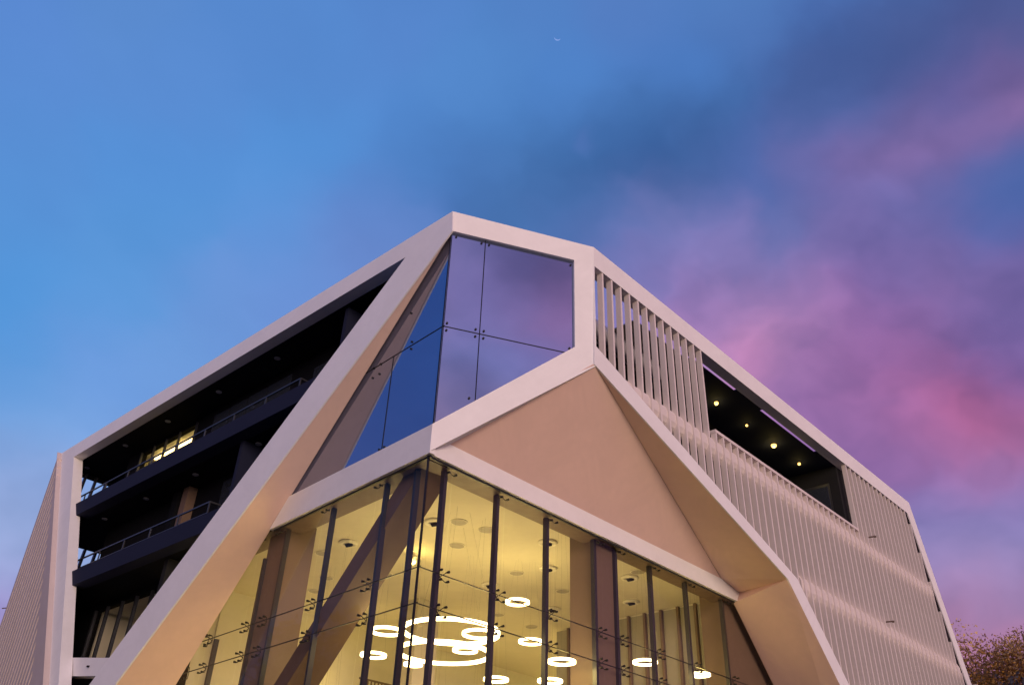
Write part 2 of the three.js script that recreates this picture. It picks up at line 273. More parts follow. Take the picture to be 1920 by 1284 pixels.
// cut corner
part('corner_frame', prism([C(0, ROOF), C(CL, ROOF), C(CL, 16.77), C(0, 12.55), C(0, 13.45), C(4.66, 17.34), C(4.66, 21.1), C(0, HEAD)], V(cn[0] * 0.4, 0, cn[1] * 0.4)), M.white);
part('lobby_band', prism([G(0, 12.5), G(jambG(12.5) + 0.1, 12.45), G(jambG(13.45) + 0.1, 13.45), G(0, 13.45)], V(gn[0] * 0.2, 0, gn[1] * 0.2)), M.white);
part('lobby_band', prism([D(15.03, 12.5), D(33.08, 12.44), D(33.2, 12.87), D(31.78, 13.1), D(15.03, 13.1)], V(0, 0, -0.2)), M.white);
// folded soffits between corner, lobby band and right facade
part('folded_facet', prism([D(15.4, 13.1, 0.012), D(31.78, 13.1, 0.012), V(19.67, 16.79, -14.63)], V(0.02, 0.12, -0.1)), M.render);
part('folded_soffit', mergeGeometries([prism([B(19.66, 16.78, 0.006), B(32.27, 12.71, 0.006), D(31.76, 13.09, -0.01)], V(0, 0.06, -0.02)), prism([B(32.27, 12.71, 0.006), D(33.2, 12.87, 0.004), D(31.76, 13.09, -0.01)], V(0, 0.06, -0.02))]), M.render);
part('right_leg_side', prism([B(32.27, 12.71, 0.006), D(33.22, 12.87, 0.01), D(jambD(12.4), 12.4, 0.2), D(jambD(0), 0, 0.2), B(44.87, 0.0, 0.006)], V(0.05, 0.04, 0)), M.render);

// right facade frame: roof beam, diagonal, leg and raking end
const endX = (y) => 50.3 + 0.369 * (ROOF - y);
part('right_facade_frame', [prism([B(19.77, ROOF - 0.002, 0.058), B(50.3, ROOF - 0.002, 0.058), B(50.6, HEAD, 0.058), B(19.77, HEAD, 0.058)], V(0, 0, -0.44)), prism([B(19.77, ROOF), B(endX(ROOF), ROOF), B(endX(0), 0), B(44.9, 0), B(32.27, 12.71), B(19.65, 16.77)], V(0, 0, -0.06),
  [[B(19.79, HEAD), B(49.6, HEAD), B(endX(0.6) - 0.55, 0.6), B(45.3, 0.6), B(33.18, 12.94), B(19.72, 17.57)]])], M.white);
const lowEdge = (x) => (x < 33.18 ? 17.57 - (x - 19.72) * 0.344 : 12.94 - (x - 33.18) * 1.018);
const finTop = (x) => (x < 49.5 ? HEAD : HEAD - (x - 49.5) / 0.369);
const finShape = (x, y0, y1) => box(x - 0.045, x + 0.045, y0, y1, Bz - 0.245, Bz - 0.02);
for (let x = 20.3, i = 0; x < 56.6; x += 0.5665, i++) {
  let y0 = Math.max(0.5, lowEdge(x) - 0.08), y1 = finTop(x) + 0.1;
  if (x > 27.62 && x < 40.95) y1 = 17.45;
  if (y1 > y0) part('louvre_fin', finShape(x, y0, y1), M.fin);
}
part('end_return', prism([B(endX(21.9) - 0.14, 21.9, 0.058), B(endX(21.9) - 0.02, 21.9, 0.058), B(endX(0.05) - 0.02, 0.05, 0.058), B(endX(0.05) - 0.14, 0.05, 0.058)], V(0, 0, -0.6)), M.fin);
part('sill_rail', box(27.6, 41.25, 17.43, 17.56, Bz - 0.34, Bz - 0.006), M.fin);
// slab edges that fill the fins: a rounded strip bulging to just behind the fin fronts
const edgeBand = (x0, x1, y0, y1, slope0) => {
  const prof = [[0.34, 0], [0.17, 0.14], [0.085, 0.34], [0.085, 0.66], [0.17, 0.86], [0.34, 1]].map(([d, t]) => V(x0, y0 + (y1 - y0) * t, Bz - d));
  return prism(prof, V(x1 - x0, 0, 0));
};
part('slab_edge', edgeBand(21.6, 51.2, 16.35, 17.3), M.fin);
part('slab_edge', edgeBand(33.7, 52.7, 12.4, 13.4), M.fin);
part('slab_edge', edgeBand(37.6, 54.2, 8.45, 9.45), M.fin);
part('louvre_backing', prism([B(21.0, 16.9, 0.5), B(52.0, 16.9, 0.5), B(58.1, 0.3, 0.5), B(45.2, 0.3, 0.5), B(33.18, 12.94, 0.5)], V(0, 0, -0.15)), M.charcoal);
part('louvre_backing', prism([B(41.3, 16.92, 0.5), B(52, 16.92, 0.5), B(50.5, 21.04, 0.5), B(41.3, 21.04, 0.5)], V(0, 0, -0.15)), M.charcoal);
for (const [x, y] of [[42.5, 17.5], [42.55, 13.3]]) part('drain_spout', [wire(V(x, y, Bz - 0.1), V(x, y - 0.02, Bz + 0.3), 0.04), wire(V(x, y - 0.03, Bz + 0.27), V(x, y - 0.05, Bz + 0.32), 0.06)], M.brown);
for (const [y, z] of [[17.5, -49.8], [13.6, -50.6]]) part('drain_spout', wire(V(15.6, y, z + 0.3), V(15.35, y - 0.03, z - 0.12), 0.03), M.brown);
part('drain_spout', wire(V(14.8, 8.72, -36.0), V(14.6, 8.7, -36.0), 0.04), M.charcoal);

// loggia behind the right facade: roof strip with two sky slots, dark walls
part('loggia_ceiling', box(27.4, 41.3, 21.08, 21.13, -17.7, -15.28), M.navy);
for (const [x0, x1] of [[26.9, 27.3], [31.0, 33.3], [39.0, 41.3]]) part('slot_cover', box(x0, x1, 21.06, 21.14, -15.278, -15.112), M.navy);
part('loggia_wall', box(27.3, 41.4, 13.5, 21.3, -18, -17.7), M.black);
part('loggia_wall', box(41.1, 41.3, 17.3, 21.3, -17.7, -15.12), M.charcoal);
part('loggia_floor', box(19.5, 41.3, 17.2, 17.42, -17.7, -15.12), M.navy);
{ const f = part('loggia_door', box(41.04, 41.09, 17.45, 20.2, -17.0, -15.6), M.steel); part('pane', box(41.01, 41.035, 17.6, 20.05, -16.9, -15.7), M.solarPane, f); }
part('terrace_ceiling', box(23.6, 27.38, 21.08, 21.13, -17.7, -15.5), M.panel);
part('terrace_parapet', box(19.6, 27.3, 21.0, 21.72, -17.9, -17.6), M.white);
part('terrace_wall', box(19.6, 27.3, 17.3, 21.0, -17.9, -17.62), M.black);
{ const p = new THREE.CylinderGeometry(0.32, 0.32, 5.6, 20); p.rotateZ(Math.PI / 2); p.translate(24.6, 20.9, -16.9); part('air_duct', p, M.white); }
part('corner_room_wall', prism([V(19.5, 16.9, -15.3), V(17.4, 13.5, -17.75), V(17.4, 21.4, -17.75), V(19.5, 21.4, -15.3)], V(0.15, 0, -0.12)), M.black);

// balconies of the left facade
for (const [top, low, x, z0, z1] of [[17.65, 16.9, 14.98, -44.2, -43.55], [13.5, 12.74, 14.72, -41.1, -40.5]]) {
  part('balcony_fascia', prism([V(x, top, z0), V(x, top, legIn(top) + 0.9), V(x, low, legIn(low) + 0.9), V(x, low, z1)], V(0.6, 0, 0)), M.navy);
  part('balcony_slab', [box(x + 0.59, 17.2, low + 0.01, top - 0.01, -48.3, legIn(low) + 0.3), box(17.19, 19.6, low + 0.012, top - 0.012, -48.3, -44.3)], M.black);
  const rail = part('balcony_rail', [bar(V(x + 0.6, top + 0.95, -48.2), V(x + 0.6, top + 0.95, legIn(top) - 2.9), 0.06, 0.06), bar(V(x + 0.6, top + 0.5, -48.2), V(x + 0.6, top + 0.5, legIn(top) - 2.9), 0.03, 0.03), bar(V(x + 0.6, top + 0.95, legIn(top) - 2.9), V(16.95, top + 0.95, legIn(top) - 2.9), 0.06, 0.06)], M.rail);
  for (let z = legIn(top) - 2.92; z > -48.2; z -= 2.35) mesh('baluster', bar(V(x + 0.6, top, z), V(x + 0.6, top + 0.92, z), 0.05, 0.05), M.rail, rail);
}
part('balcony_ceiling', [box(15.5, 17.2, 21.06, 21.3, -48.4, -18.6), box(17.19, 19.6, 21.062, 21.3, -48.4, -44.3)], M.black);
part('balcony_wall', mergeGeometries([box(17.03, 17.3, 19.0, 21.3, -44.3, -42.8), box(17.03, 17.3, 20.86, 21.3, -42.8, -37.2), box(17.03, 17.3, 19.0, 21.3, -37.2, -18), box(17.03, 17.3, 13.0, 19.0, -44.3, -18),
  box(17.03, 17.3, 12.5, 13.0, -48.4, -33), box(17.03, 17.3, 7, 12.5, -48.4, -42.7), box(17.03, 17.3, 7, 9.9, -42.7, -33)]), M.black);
part('balcony_end_wall', box(15.6, 17.25, 17.6, 20.98, -23.8, -23.6), M.navy);
part('balcony_end_wall', box(15.52, 17.25, 13.6, 16.95, -29.6, -29.4), M.navy);
part('window_pane', box(16.98, 17.02, 18.9, 20.3, -27.5, -25.2), M.solarPane);
part('lobby_partition', box(15.5, 17.3, 0, 12.95, -33.6, -33.3), M.charcoal);
for (const [y0, y1] of [[17.65, 21.0], [13.7, 16.9]]) for (const x of [15.75, 16.35, 16.95, 17.55, 18.15, 18.75]) part('end_bar', bar(V(x, y0, -48.45), V(x + 0.12, y1, -48.3), 0.12, 0.2), M.rail);
part('end_beam', box(15.5, 19.6, 20.85, 21.2, -48.6, -48.42), M.charcoal);
// room behind the lit window
for (const z of [-42.8, -41.45, -40.2, -38.85, -37.2]) part('window_mullion', box(16.95, 17.05, 18.95, 20.9, z - 0.05, z + 0.05), M.steel);
for (const [z0, z1] of [[-42.75, -41.5], [-41.4, -40.25], [-40.15, -38.9], [-38.8, -37.25]]) part('window_pane', sheet([V(17, 19.0, z0), V(17, 19.0, z1), V(17, 20.86, z1), V(17, 20.86, z0)]), M.pane);
part('window_rail', box(16.97, 17.03, 19.78, 19.84, -42.8, -37.2), M.steel);
part('office_room', mergeGeometries([box(17.32, 23, 17.6, 17.8, -44, -36), box(17.32, 23, 21.0, 21.2, -44, -36), box(23, 23.2, 17.6, 21.2, -44, -36), box(17.32, 23, 17.8, 21, -44.2, -44), box(17.32, 23, 17.8, 21, -36, -35.8)]), M.wall);
// dim windows along both balcony levels
for (const [y0, y1, zs] of [[18.9, 20.7, [-35.6, -34.2, -32.7, -31.1, -29.2]], [14.4, 16.6, [-33.2, -31.8, -30.4]]])
  for (let i = 0; i < zs.length - 1; i++) part('window_pane', box(16.995, 17.02, y0, y1, zs[i] + 0.05, zs[i + 1] - 0.05), M.solarPane);
for (const z of [-35.7, -36.6]) part('balcony_pier', box(16.6, 17.02, 13.72, 16.88, z - 0.25, z + 0.25), z < -36 ? M.black : M.umber);
// lowest balcony windows, looking into a room
for (const z of [-42.65, -41.4, -39.95, -38.6, -37.2, -35.8]) part('window_mullion', box(16.92, 17.06, 9.7, 12.5, z - 0.07, z + 0.07), M.steel);
for (const [z0, z1] of [[-42.6, -41.48], [-41.32, -40.03], [-39.87, -38.68], [-38.52, -37.28], [-37.1, -35.9]]) part('window_pane', sheet([V(17, 9.9, z0), V(17, 9.9, z1), V(17, 12.5, z1), V(17, 12.5, z0)]), M.pane);
part('back_room', mergeGeometries([box(17.3, 26, 12.6, 12.9, -43, -36), box(26, 26.2, 11.2, 12.6, -43, -36), box(17.3, 26, 8, 12.6, -36, -35.85), box(17.3, 20, 8, 12.6, -43.2, -43), box(17.3, 26, 7.8, 8, -43, -36)]), M.wall);

// upper storeys' core and roof
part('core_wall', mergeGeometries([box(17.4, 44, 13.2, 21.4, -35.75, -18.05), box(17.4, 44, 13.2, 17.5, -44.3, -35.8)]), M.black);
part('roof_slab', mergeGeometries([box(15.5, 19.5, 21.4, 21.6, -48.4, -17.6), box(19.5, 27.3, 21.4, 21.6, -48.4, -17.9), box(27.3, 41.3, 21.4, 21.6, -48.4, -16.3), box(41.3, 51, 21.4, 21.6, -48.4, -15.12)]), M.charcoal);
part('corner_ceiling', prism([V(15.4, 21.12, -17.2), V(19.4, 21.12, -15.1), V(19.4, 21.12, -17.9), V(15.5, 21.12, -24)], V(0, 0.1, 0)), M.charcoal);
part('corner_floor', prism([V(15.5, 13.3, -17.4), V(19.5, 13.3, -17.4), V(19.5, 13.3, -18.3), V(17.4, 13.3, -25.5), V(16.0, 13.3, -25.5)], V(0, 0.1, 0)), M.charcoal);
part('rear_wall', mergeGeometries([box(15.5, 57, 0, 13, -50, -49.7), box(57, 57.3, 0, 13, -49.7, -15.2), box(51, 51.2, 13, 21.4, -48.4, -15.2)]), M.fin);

// ── glazing ──
const bolt = new THREE.CylinderGeometry(0.038, 0.038, 0.03, 10);
function spider(at, out, across, spread, parent = building, arms = [[-1, -1], [1, -1], [1, 1], [-1, 1]]) {   // four-armed point fitting: discs outside the glass, arms behind it
  const gs = [], up = V(0, 1, 0), q = new THREE.Quaternion().setFromUnitVectors(up, out);
  for (const [i, j] of arms) {
    const p = at.clone().addScaledVector(across, i * spread).addScaledVector(up, j * spread);
    gs.push(bolt.clone().applyQuaternion(q).translate(...p.clone().addScaledVector(out, 0.02).toArray()).toNonIndexed());
    gs.push(new THREE.CylinderGeometry(0.036, 0.015, 0.08, 8).applyQuaternion(q).translate(...p.clone().addScaledVector(out, -0.06).toArray()).toNonIndexed());
    gs.push(wire(p.clone().addScaledVector(out, -0.1), at.clone().addScaledVector(out, -0.2), 0.012).toNonIndexed());
  }
  part('spider_fitting', mergeGeometries(gs), M.fitting, parent);
}
const glaze = (P, cells, inside, mat, off, gap = 0.012) => cells.forEach(([s0, s1, y0, y1]) => {
  let poly = [[s0 + gap, y0 + gap], [s1 - gap, y0 + gap], [s1 - gap, y1 - gap], [s0 + gap, y1 - gap]];
  for (const f of inside) if (poly.length) poly = clip(poly, f);
  if (poly.length > 2) part('glass_pane', sheet(poly.map(([s, y]) => P(s, y, off))), mat);
});
const seal = (P, a, b, off) => part('glass_joint', bar(P(a[0], a[1], off), P(b[0], b[1], off), 0.026, 0.03), M.fitting);
const outG = V(-gn[0], 0, -gn[1]), outD = V(0, 0, 1), outC = V(-cn[0], 0, -cn[1]), alongG = V(gd[0], 0, gd[1]), alongD = V(1, 0, 0), alongC = V(cd[0], 0, cd[1]);
// upper corner room
const U = 0.12, yJ = 17.1;
glaze(C, [[0.06, 1.31, 12.6, yJ], [1.31, 4.7, 12.6, yJ], [0.06, 1.31, yJ, 21.12], [1.31, 4.7, yJ, 21.12]], [(s, y) => y - (13.4 + s * 0.835)], M.solarPane, U);
glaze(G, [[0.02, 2.75, 13.4, yJ], [2.75, 9, 13.4, yJ], [0.02, 9, yJ, 20.95]], [(s, y) => paneG(y) + 0.06 - s], M.solarPane, U);
seal(C, [1.31, 14.4], [1.31, 21.1], U); seal(C, [0.05, yJ], [4.7, yJ], U); seal(G, [2.75, 13.4], [2.75, yJ], U); seal(G, [0.02, yJ], [paneG(yJ), yJ], U); seal(C, [0.05, 13.4], [0.05, 21.05], U);
spider(C(1.31, yJ, U), outC, alongC, 0.14); spider(C(0.05, yJ, U), outC, alongC, 0.14, building, [[1, 1], [1, -1]]); spider(C(4.7, yJ, U), outC, alongC, 0.2, building, [[-1, 1], [-1, -1]]);
spider(C(1.31, 21.05, U), outC, alongC, 0.14, building, [[1, -1], [-1, -1]]); spider(C(0.1, 21.05, U), outC, alongC, 0.14, building, [[1, -1]]); spider(C(4.7, 21.05, U), outC, alongC, 0.14, building, [[-1, -1]]);
spider(C(1.31, 14.45, U), outC, alongC, 0.2, building, [[1, 1], [-1, 0.9]]); spider(C(0.1, 13.5, U), outC, alongC, 0.15, building, [[1, 0.8]]);
spider(G(1.75, yJ, U), outG, alongG, 0.14, building, [[0, 1], [0, -1]]); spider(G(3.7, yJ - 0.2, U), outG, alongG, 0.2); spider(G(2.75, 13.45, U), outG, alongG, 0.14, building, [[-1, 1], [1, 1]]); spider(G(2.0, yJ + 1.3, U), outG, alongG, 0.15, building, [[0, 1]]);
// lobby
const L = 0.15, rows = [[9.16, 12.5], [8.17, 9.16], [4.9, 8.17], [3.9, 4.9], [0, 3.9]], gS = [0.12, 2.75, 5.78, 8.8, 10.0, 12.7, 15.6, 18.5, 22.6], dX = [15.16, 16.15, 18.5, 20.98, 23.6, 24.85, 27.12, 29.62, 32.45, 36, 40, 45];
for (const [y0, y1] of rows) {
  glaze(G, gS.slice(0, -1).map((s, i) => [s, gS[i + 1], y0, y1]), [(s, y) => paneG(y) + 0.05 - s], M.pane, L);
  glaze(D, dX.slice(0, -1).map((x, i) => [x, dX[i + 1], y0, y1]), [(x, y) => jambD(y) + 0.05 - x], M.pane, L);
}
for (const [y] of rows.slice(0, 4)) {
  seal(G, [0.12, y], [paneG(y), y], L); seal(D, [15.16, y], [jambD(y), y], L);
  for (const s of gS.slice(1, -1)) if (s < paneG(y) - 0.3) spider(G(s, y, L), outG, alongG, 0.14);
  for (const x of dX.slice(1, -1)) if (x < jambD(y) - 0.3) spider(D(x, y, L), outD, alongD, 0.14);
  spider(G(paneG(y) - 0.1, y, L), outG, alongG, 0.2, building, [[-1, 1], [-1, -1]]);
}
for (const s of gS.slice(1, 5)) spider(G(s, 12.42, L), outG, alongG, 0.14, building, [[-1, -1], [1, -1]]);
for (const x of dX.slice(1, 9)) spider(D(x, 12.42, L), outD, alongD, 0.14, building, [[-1, -1], [1, -1]]);
part('glass_joint', bar(V(15.14, 0, -17.44), V(15.14, 12.5, -17.44), 0.05, 0.05), M.fitting);
part('head_channel', [bar(G(0.1, 12.47, L), G(jambG(12.5), 12.44, L), 0.07, 0.05), bar(D(15.1, 12.47, L), D(33, 12.44, L), 0.07, 0.05)], M.steel);
for (const s of [1.2, 2.75, 5.78, 8.72, 10.05, 12.7]) { const p = G(s, s > 10 ? 0 : 0, L + 0.36); p.y = 0; const q = p.clone().setY(Math.min(12.48, 21.15 - (s - 0.11) / 1.0856 - 0.3)); part('glazing_post', bar(p, q, 0.11, 0.17, alongG), M.steel); }
for (const x of dX.slice(1, 9)) part('glazing_post', bar(D(x, 0, L + 0.36), D(x, 12.48, L + 0.36), 0.13, 0.17, alongD), M.steel);

// lobby structure and room
part('lobby_beam', prism([G(0.45, 12.505, 0.21), G(17, 12.505, 0.21), G(17, 12.505, 1.12), G(0.45, 12.505, 1.12)], V(0, 0.38, 0)), M.brown);
part('lobby_beam', prism([D(16.2, 12.51, 0.21), D(45, 12.51, 0.21), D(45, 12.51, 1.07), D(16.2, 12.51, 1.07)], V(0, 0.38, 0)), M.brown);
const column = (p, a, b) => part('lobby_column', prism([p, p.clone().add(a), p.clone().add(a).add(b), p.clone().add(b)], V(0, 12.9, 0)), M.brown);
column(D(23.75, 0, 0.55), V(1.25, 0, 0), V(0, 0, -1.15));
column(D(32.75, 0, 0.55), V(4.6, 0, 0), V(0, 0, -1.15));
column(G(8.85, 0, 0.55), alongG.clone().multiplyScalar(1.25), V(gn[0], 0, gn[1]).multiplyScalar(1.15));
column(V(25.6, 0, -29.2), V(1.3, 0, 0), V(0, 0, -1.3)).material = M.ceiling;
{ // raking brace behind the left glass, dropping from the corner
  const at = (s, y) => G(s, y, 0.55), L0 = (y) => 1.9 + (12.6 - y) * 1.087, wide = 0.95;
  part('raking_brace', prism([at(L0(12.88), 12.88), at(L0(12.88) - wide, 12.88), at(L0(1) - wide, 1), at(L0(1), 1)], V(gn[0] * 1.05, 0, gn[1] * 1.05)), M.umber);
}
part('lobby_ceiling', prism([V(15.3, 12.9, -17.4), V(46, 12.9, -17.4), V(46, 12.9, -36), V(17, 12.9, -36)], V(0, 0.25, 0)), M.ceiling);
part('lobby_wall', box(16.9, 46, 0, 12.95, -36, -35.6), M.wall);
part('lobby_wall', box(45.8, 46, 0, 12.95, -35.6, -18), M.wall);
{ // panelled wall at the right end: grey panels with brown posts
  const w = part('panelled_wall', box(33.55, 33.9, 0, 12.9, -27.3, -18.5), M.wall);
  for (let i = 0; i < 10; i++) { const z = -18.75 - i * 0.9; mesh('wall_panel', box(33.5, 33.56, 0, 12.82, z - 0.8, z - 0.06), M.panel, w); mesh('wall_post', box(33.38, 33.56, 0, 12.86, z - 0.06, z + 0.06), M.brown, w); }
}
part('lobby_floor', prism([V(15.2, 0.02, -17.5), V(46, 0.02, -17.5), V(46, 0.02, -35.6), V(16.5, 0.02, -35.6)], V(0, 0.06, 0)), M.wall);
part('gallery_floor', box(27, 45.8, 9.0, 9.2, -35.6, -34.6), M.ceiling);
{ const r = part('gallery_balustrade', [box(27, 45.8, 10.25, 10.33, -34.66, -34.58), box(27, 45.8, 9.25, 9.3, -34.64, -34.6)], M.brown); for (let x = 27.1; x < 35; x += 0.22) mesh('baluster', box(x - 0.03, x + 0.03, 9.3, 10.25, -34.64, -34.6), M.brown, r); }
for (const [x, y, z] of [[17.2, 10.0, -33.2], [19.5, 9.0, -35.5]]) part('wall_pilaster', box(x, x + 0.5, 0, 12.9, z - 0.1, z), M.wall);

// ───────────────────────── lamps ─────────────────────────
const warm = new THREE.Color().setRGB(1, 0.76, 0.22);
function lampAt(x, y, z, power, radius = 4) {
  const l = new THREE.PointLight(warm, power); l.position.set(x, y, z); l.castShadow = true; l.shadow.radius = radius; scene.add(l);
  return l;
}
const ringShape = (R) => { const t = R > 1 ? 0.1 : 0.08, h = R > 1 ? 0.11 : 0.085; return new THREE.LatheGeometry([[R - t, 0], [R, 0], [R, h], [R - t, h], [R - t, 0]].map(([a, b]) => new THREE.Vector2(a, b)), 64).toNonIndexed(); };
const ringGeos = new Map();
function ringLamp(x, y, z, R, label, power) {
  const t = thing('ring_pendant_lamp', label, 'pendant lamp', V(x, y, z), 'ring lamps hanging in the lobby');
  const key = R.toFixed(2); if (!ringGeos.has(key)) { const g = ringShape(R); g.computeVertexNormals(); ringGeos.set(key, g); }
  mesh('light_ring', ringGeos.get(key), M.ring, t);
  for (let k = 0; k < 3; k++) { const a = k * 2.094 + 0.4; mesh('cable', wire(V(Math.cos(a) * (R - 0.05), 0.1, Math.sin(a) * (R - 0.05)), V(Math.cos(a) * R * 0.25, 12.9 - y, Math.sin(a) * R * 0.25), 0.0016), M.steel, t); }
  const n = R > 1 ? 6 : 1;
  for (let k = 0; k < n; k++) { const a = k / n * 2 * Math.PI; lampAt(x + (n > 1 ? Math.cos(a) * (R - 0.06) : 0), y - 0.12, z + (n > 1 ? Math.sin(a) * (R - 0.06) : 0), power / n, n > 1 ? 8 : 12); }
}
ringLamp(19.39, 8.69, -20.44, 1.6, 'large glowing ring lamp, the higher of the two big rings in the lobby', 9);
ringLamp(20.29, 8.37, -21.65, 1.6, 'large glowing ring lamp, the lower of the two big rings in the lobby', 9);
[[17.6, 8.5, -21.5, 0.53, 'small ring lamp touching the far edge of the upper big ring'],
  [19.91, 8.66, -24.9, 0.475, 'small ring lamp hanging lowest beside the raking brace'],
  [20.9, 8.4, -23.85, 0.34, 'smallest ring lamp just under the lower big ring'],
  [20.6, 8.87, -20.3, 0.6, 'small ring lamp inside the loop of the upper big ring'],
  [23.0, 9.24, -23.4, 0.47, 'small ring lamp overlapping the lower big ring'],
  [24.5, 11.18, -22.2, 0.475, 'highest small ring lamp near the lobby ceiling'],
  [24.96, 9.74, -21.87, 0.475, 'small ring lamp midway between the big rings and the right column'],
  [22.69, 8.16, -18.51, 0.475, 'small ring lamp close behind the glass at the right column'],
  [24.17, 8.35, -22.86, 0.475, 'small ring lamp cut by the lower edge of the picture under the big rings'],
  [25.54, 8.37, -21.39, 0.475, 'small ring lamp half hidden by a glazing post at the lower edge of the picture'],
  [28.2, 9.23, -18.92, 0.475, 'thin ring lamp in front of the panelled wall'],
  [30.6, 9.1, -18.0, 0.4, 'ring lamp at the far right end of the lobby glass'],
  [28, 6.6, -30, 0.475, 'added unseen fill lamp, small ring low at the back of the lobby', 16], [38, 8, -29, 0.475, 'added unseen fill lamp, small ring far back at the right of the lobby', 18], [20.5, 5.6, -29, 0.475, 'added unseen fill lamp, small ring low behind the raking brace'], [18.6, 5.4, -25.5, 0.475, 'added unseen fill lamp, small ring low by the left glass'],  // this row and the next: unseen rings added to brighten the lobby walls
  [33, 7.4, -32.5, 0.475, 'added unseen fill lamp, small ring before the back wall under the gallery', 20], [43, 8.6, -33, 0.475, 'added unseen fill lamp, small ring in the far corner of the lobby', 20], [24.5, 6.2, -33.5, 0.475, 'added unseen fill lamp, small ring before the back wall at the left', 16]].forEach(([x, y, z, R, label, power]) => ringLamp(x, y, z, R, label, power ?? 4.2));

// ceiling fittings of the lobby: round adjustable spots and flat grey discs
function spotFitting(x, z, label) {
  const t = thing('ceiling_spot_fitting', label, 'ceiling light', V(x, 12.9, z), 'round ceiling spots in the lobby');
  mesh('rim', new THREE.LatheGeometry([[0.2, 0], [0.36, 0], [0.38, -0.03], [0.34, -0.09], [0.24, -0.11], [0.2, -0.04]].map(([a, b]) => new THREE.Vector2(a, b)), 28), M.discRim, t);
  mesh('lamp_head', new THREE.CylinderGeometry(0.17, 0.13, 0.12, 20).rotateZ(0.35).translate(0.04, -0.1, 0), M.charcoal, t);
}
function discFitting(x, z, label) {
  const t = thing('ceiling_disc', label, 'ceiling speaker', V(x, 12.9, z), 'flat grey discs in the lobby ceiling');
  mesh('grille', new THREE.CylinderGeometry(0.29, 0.29, 0.02, 28).translate(0, -0.012, 0), M.disc, t);
  mesh('rim', new THREE.TorusGeometry(0.3, 0.018, 6, 32).rotateX(Math.PI / 2).translate(0, -0.015, 0), M.discRim, t);
}
[[19.58, -21.9, 'round spot in the lobby ceiling just behind the glass corner edge'], [23.64, -19.97, 'round spot nearest the right glazing head, third bay from the corner'], [25.95, -21.88, 'round spot with dark lamp, second in the row over the third bay'],
  [28.85, -19.9, 'round spot nearest the head beyond the right column'], [31.67, -21.83, 'round spot second in the row beyond the right column'], [26.09, -25.28, 'pale round spot above the highest small ring lamp'],
  [30.49, -25.43, 'round spot half hidden by the post left of the right column'], [19.06, -26.16, 'round spot left of the raking brace']].forEach((a) => spotFitting(...a));
[[21.32, -20.95, 'grey disc at the middle of the second glass bay'], [21.84, -23.01, 'grey disc behind the first glazing post, the lower one'], [20.14, -21.2, 'grey disc behind the first glazing post, the upper one'],
  [25.66, -23.35, 'grey disc in the third glass bay below the spots'], [28.69, -23.35, 'grey disc just beside the post left of the right column'], [32.29, -28.28, 'grey disc deep in the lobby above the middle ring lamp'],
  [28.47, -19.22, 'grey disc nearest the head beyond the right column'], [29.74, -28.16, 'grey disc deep in the lobby beside the second glazing post'], [19.23, -27.99, 'grey disc by the second post left of the corner, nearest'],
  [21.27, -30.43, 'grey disc by the second post left of the corner, middle'], [22.17, -32.41, 'grey disc by the second post left of the corner, farthest'], [22.47, -27.93, 'grey disc just right of the raking brace']].forEach((a) => discFitting(...a));

// warm downlights of the loggia
[[31.38, 'lit downlight in the loggia ceiling beside the last tall fin', 0.9], [34.19, 'small lit downlight, second from the fins in the loggia', 0.4], [36.89, 'brightest lit downlight at the middle of the loggia', 1.4], [39.65, 'lit downlight at the far end of the loggia', 0.6]].forEach(([x, label, k]) => {
  const t = thing('loggia_downlight', label, 'downlight', V(x, 21.08, -16.42), 'lit downlights of the loggia');
  mesh('rim', new THREE.TorusGeometry(0.13, 0.02, 6, 20).rotateX(Math.PI / 2).translate(0, -0.02, 0), M.charcoal, t);
  mesh('bulb', new THREE.SphereGeometry(0.03 + 0.075 * k, 16, 10).translate(0, -0.06, 0), M.bulb, t);
  lampAt(x, 20.75, -16.42, 0.6 * k, 4);
});
// unlit downlights under the balconies
const offLabels = ['nearest the leg', 'second from the leg', 'at the middle of its row', 'second from the end column', 'nearest the end column'];
[[21.06, [-29.2, -33.9, -38.6, -43.0, -47.5], 'under the roof beam'], [16.9, [-24.6, -29.2, -34.1, -38.55, -42.74], 'under the upper balcony'], [12.95, [-35.05, -39.28, -43.4], 'under the lower balcony']].forEach(([y, zs, where]) => zs.forEach((z, i) => {
  const t = thing('balcony_downlight', `unlit round downlight ${where}, ${zs.length < 5 && i === 2 ? offLabels[4] : zs.length < 5 && i === 1 ? offLabels[2] : offLabels[i]}`, 'downlight', V(16.1, y, z), 'unlit downlights under the balconies');
  mesh('rim', new THREE.TorusGeometry(0.12, 0.025, 6, 20).rotateX(Math.PI / 2).translate(0, -0.02, 0), M.off, t);
  mesh('reflector', new THREE.CylinderGeometry(0.11, 0.11, 0.01, 18).translate(0, -0.006, 0), M.off, t);
}));
// light line in the office behind the lit window
{
  const t = thing('office_light', 'long yellow strip lamp seen through the lit balcony window', 'strip lamp', V(17.95, 21.0, -39.9));
  mesh('light_tube', box(-0.12, 0.12, -0.1, 0, -3.2, 3.2), M.tube, t);
  mesh('casing', box(-0.16, 0.16, 0, 0.08, -3.3, 3.3), M.steel, t);
  for (const z of [-42, -40, -38]) lampAt(17.95, 20.7, z, 0.8, 4);
}
lampAt(24, 12.2, -40, 1.6, 6);
{ const t = thing('room_light', 'plain lamp globe in the room behind the lowest balcony windows', 'lamp', V(24, 12.6, -40)); mesh('globe', new THREE.SphereGeometry(0.16, 16, 12).translate(0, -0.16, 0), M.tube, t); mesh('stem', new THREE.CylinderGeometry(0.02, 0.02, 0.1, 8).translate(0, -0.02, 0), M.steel, t); }
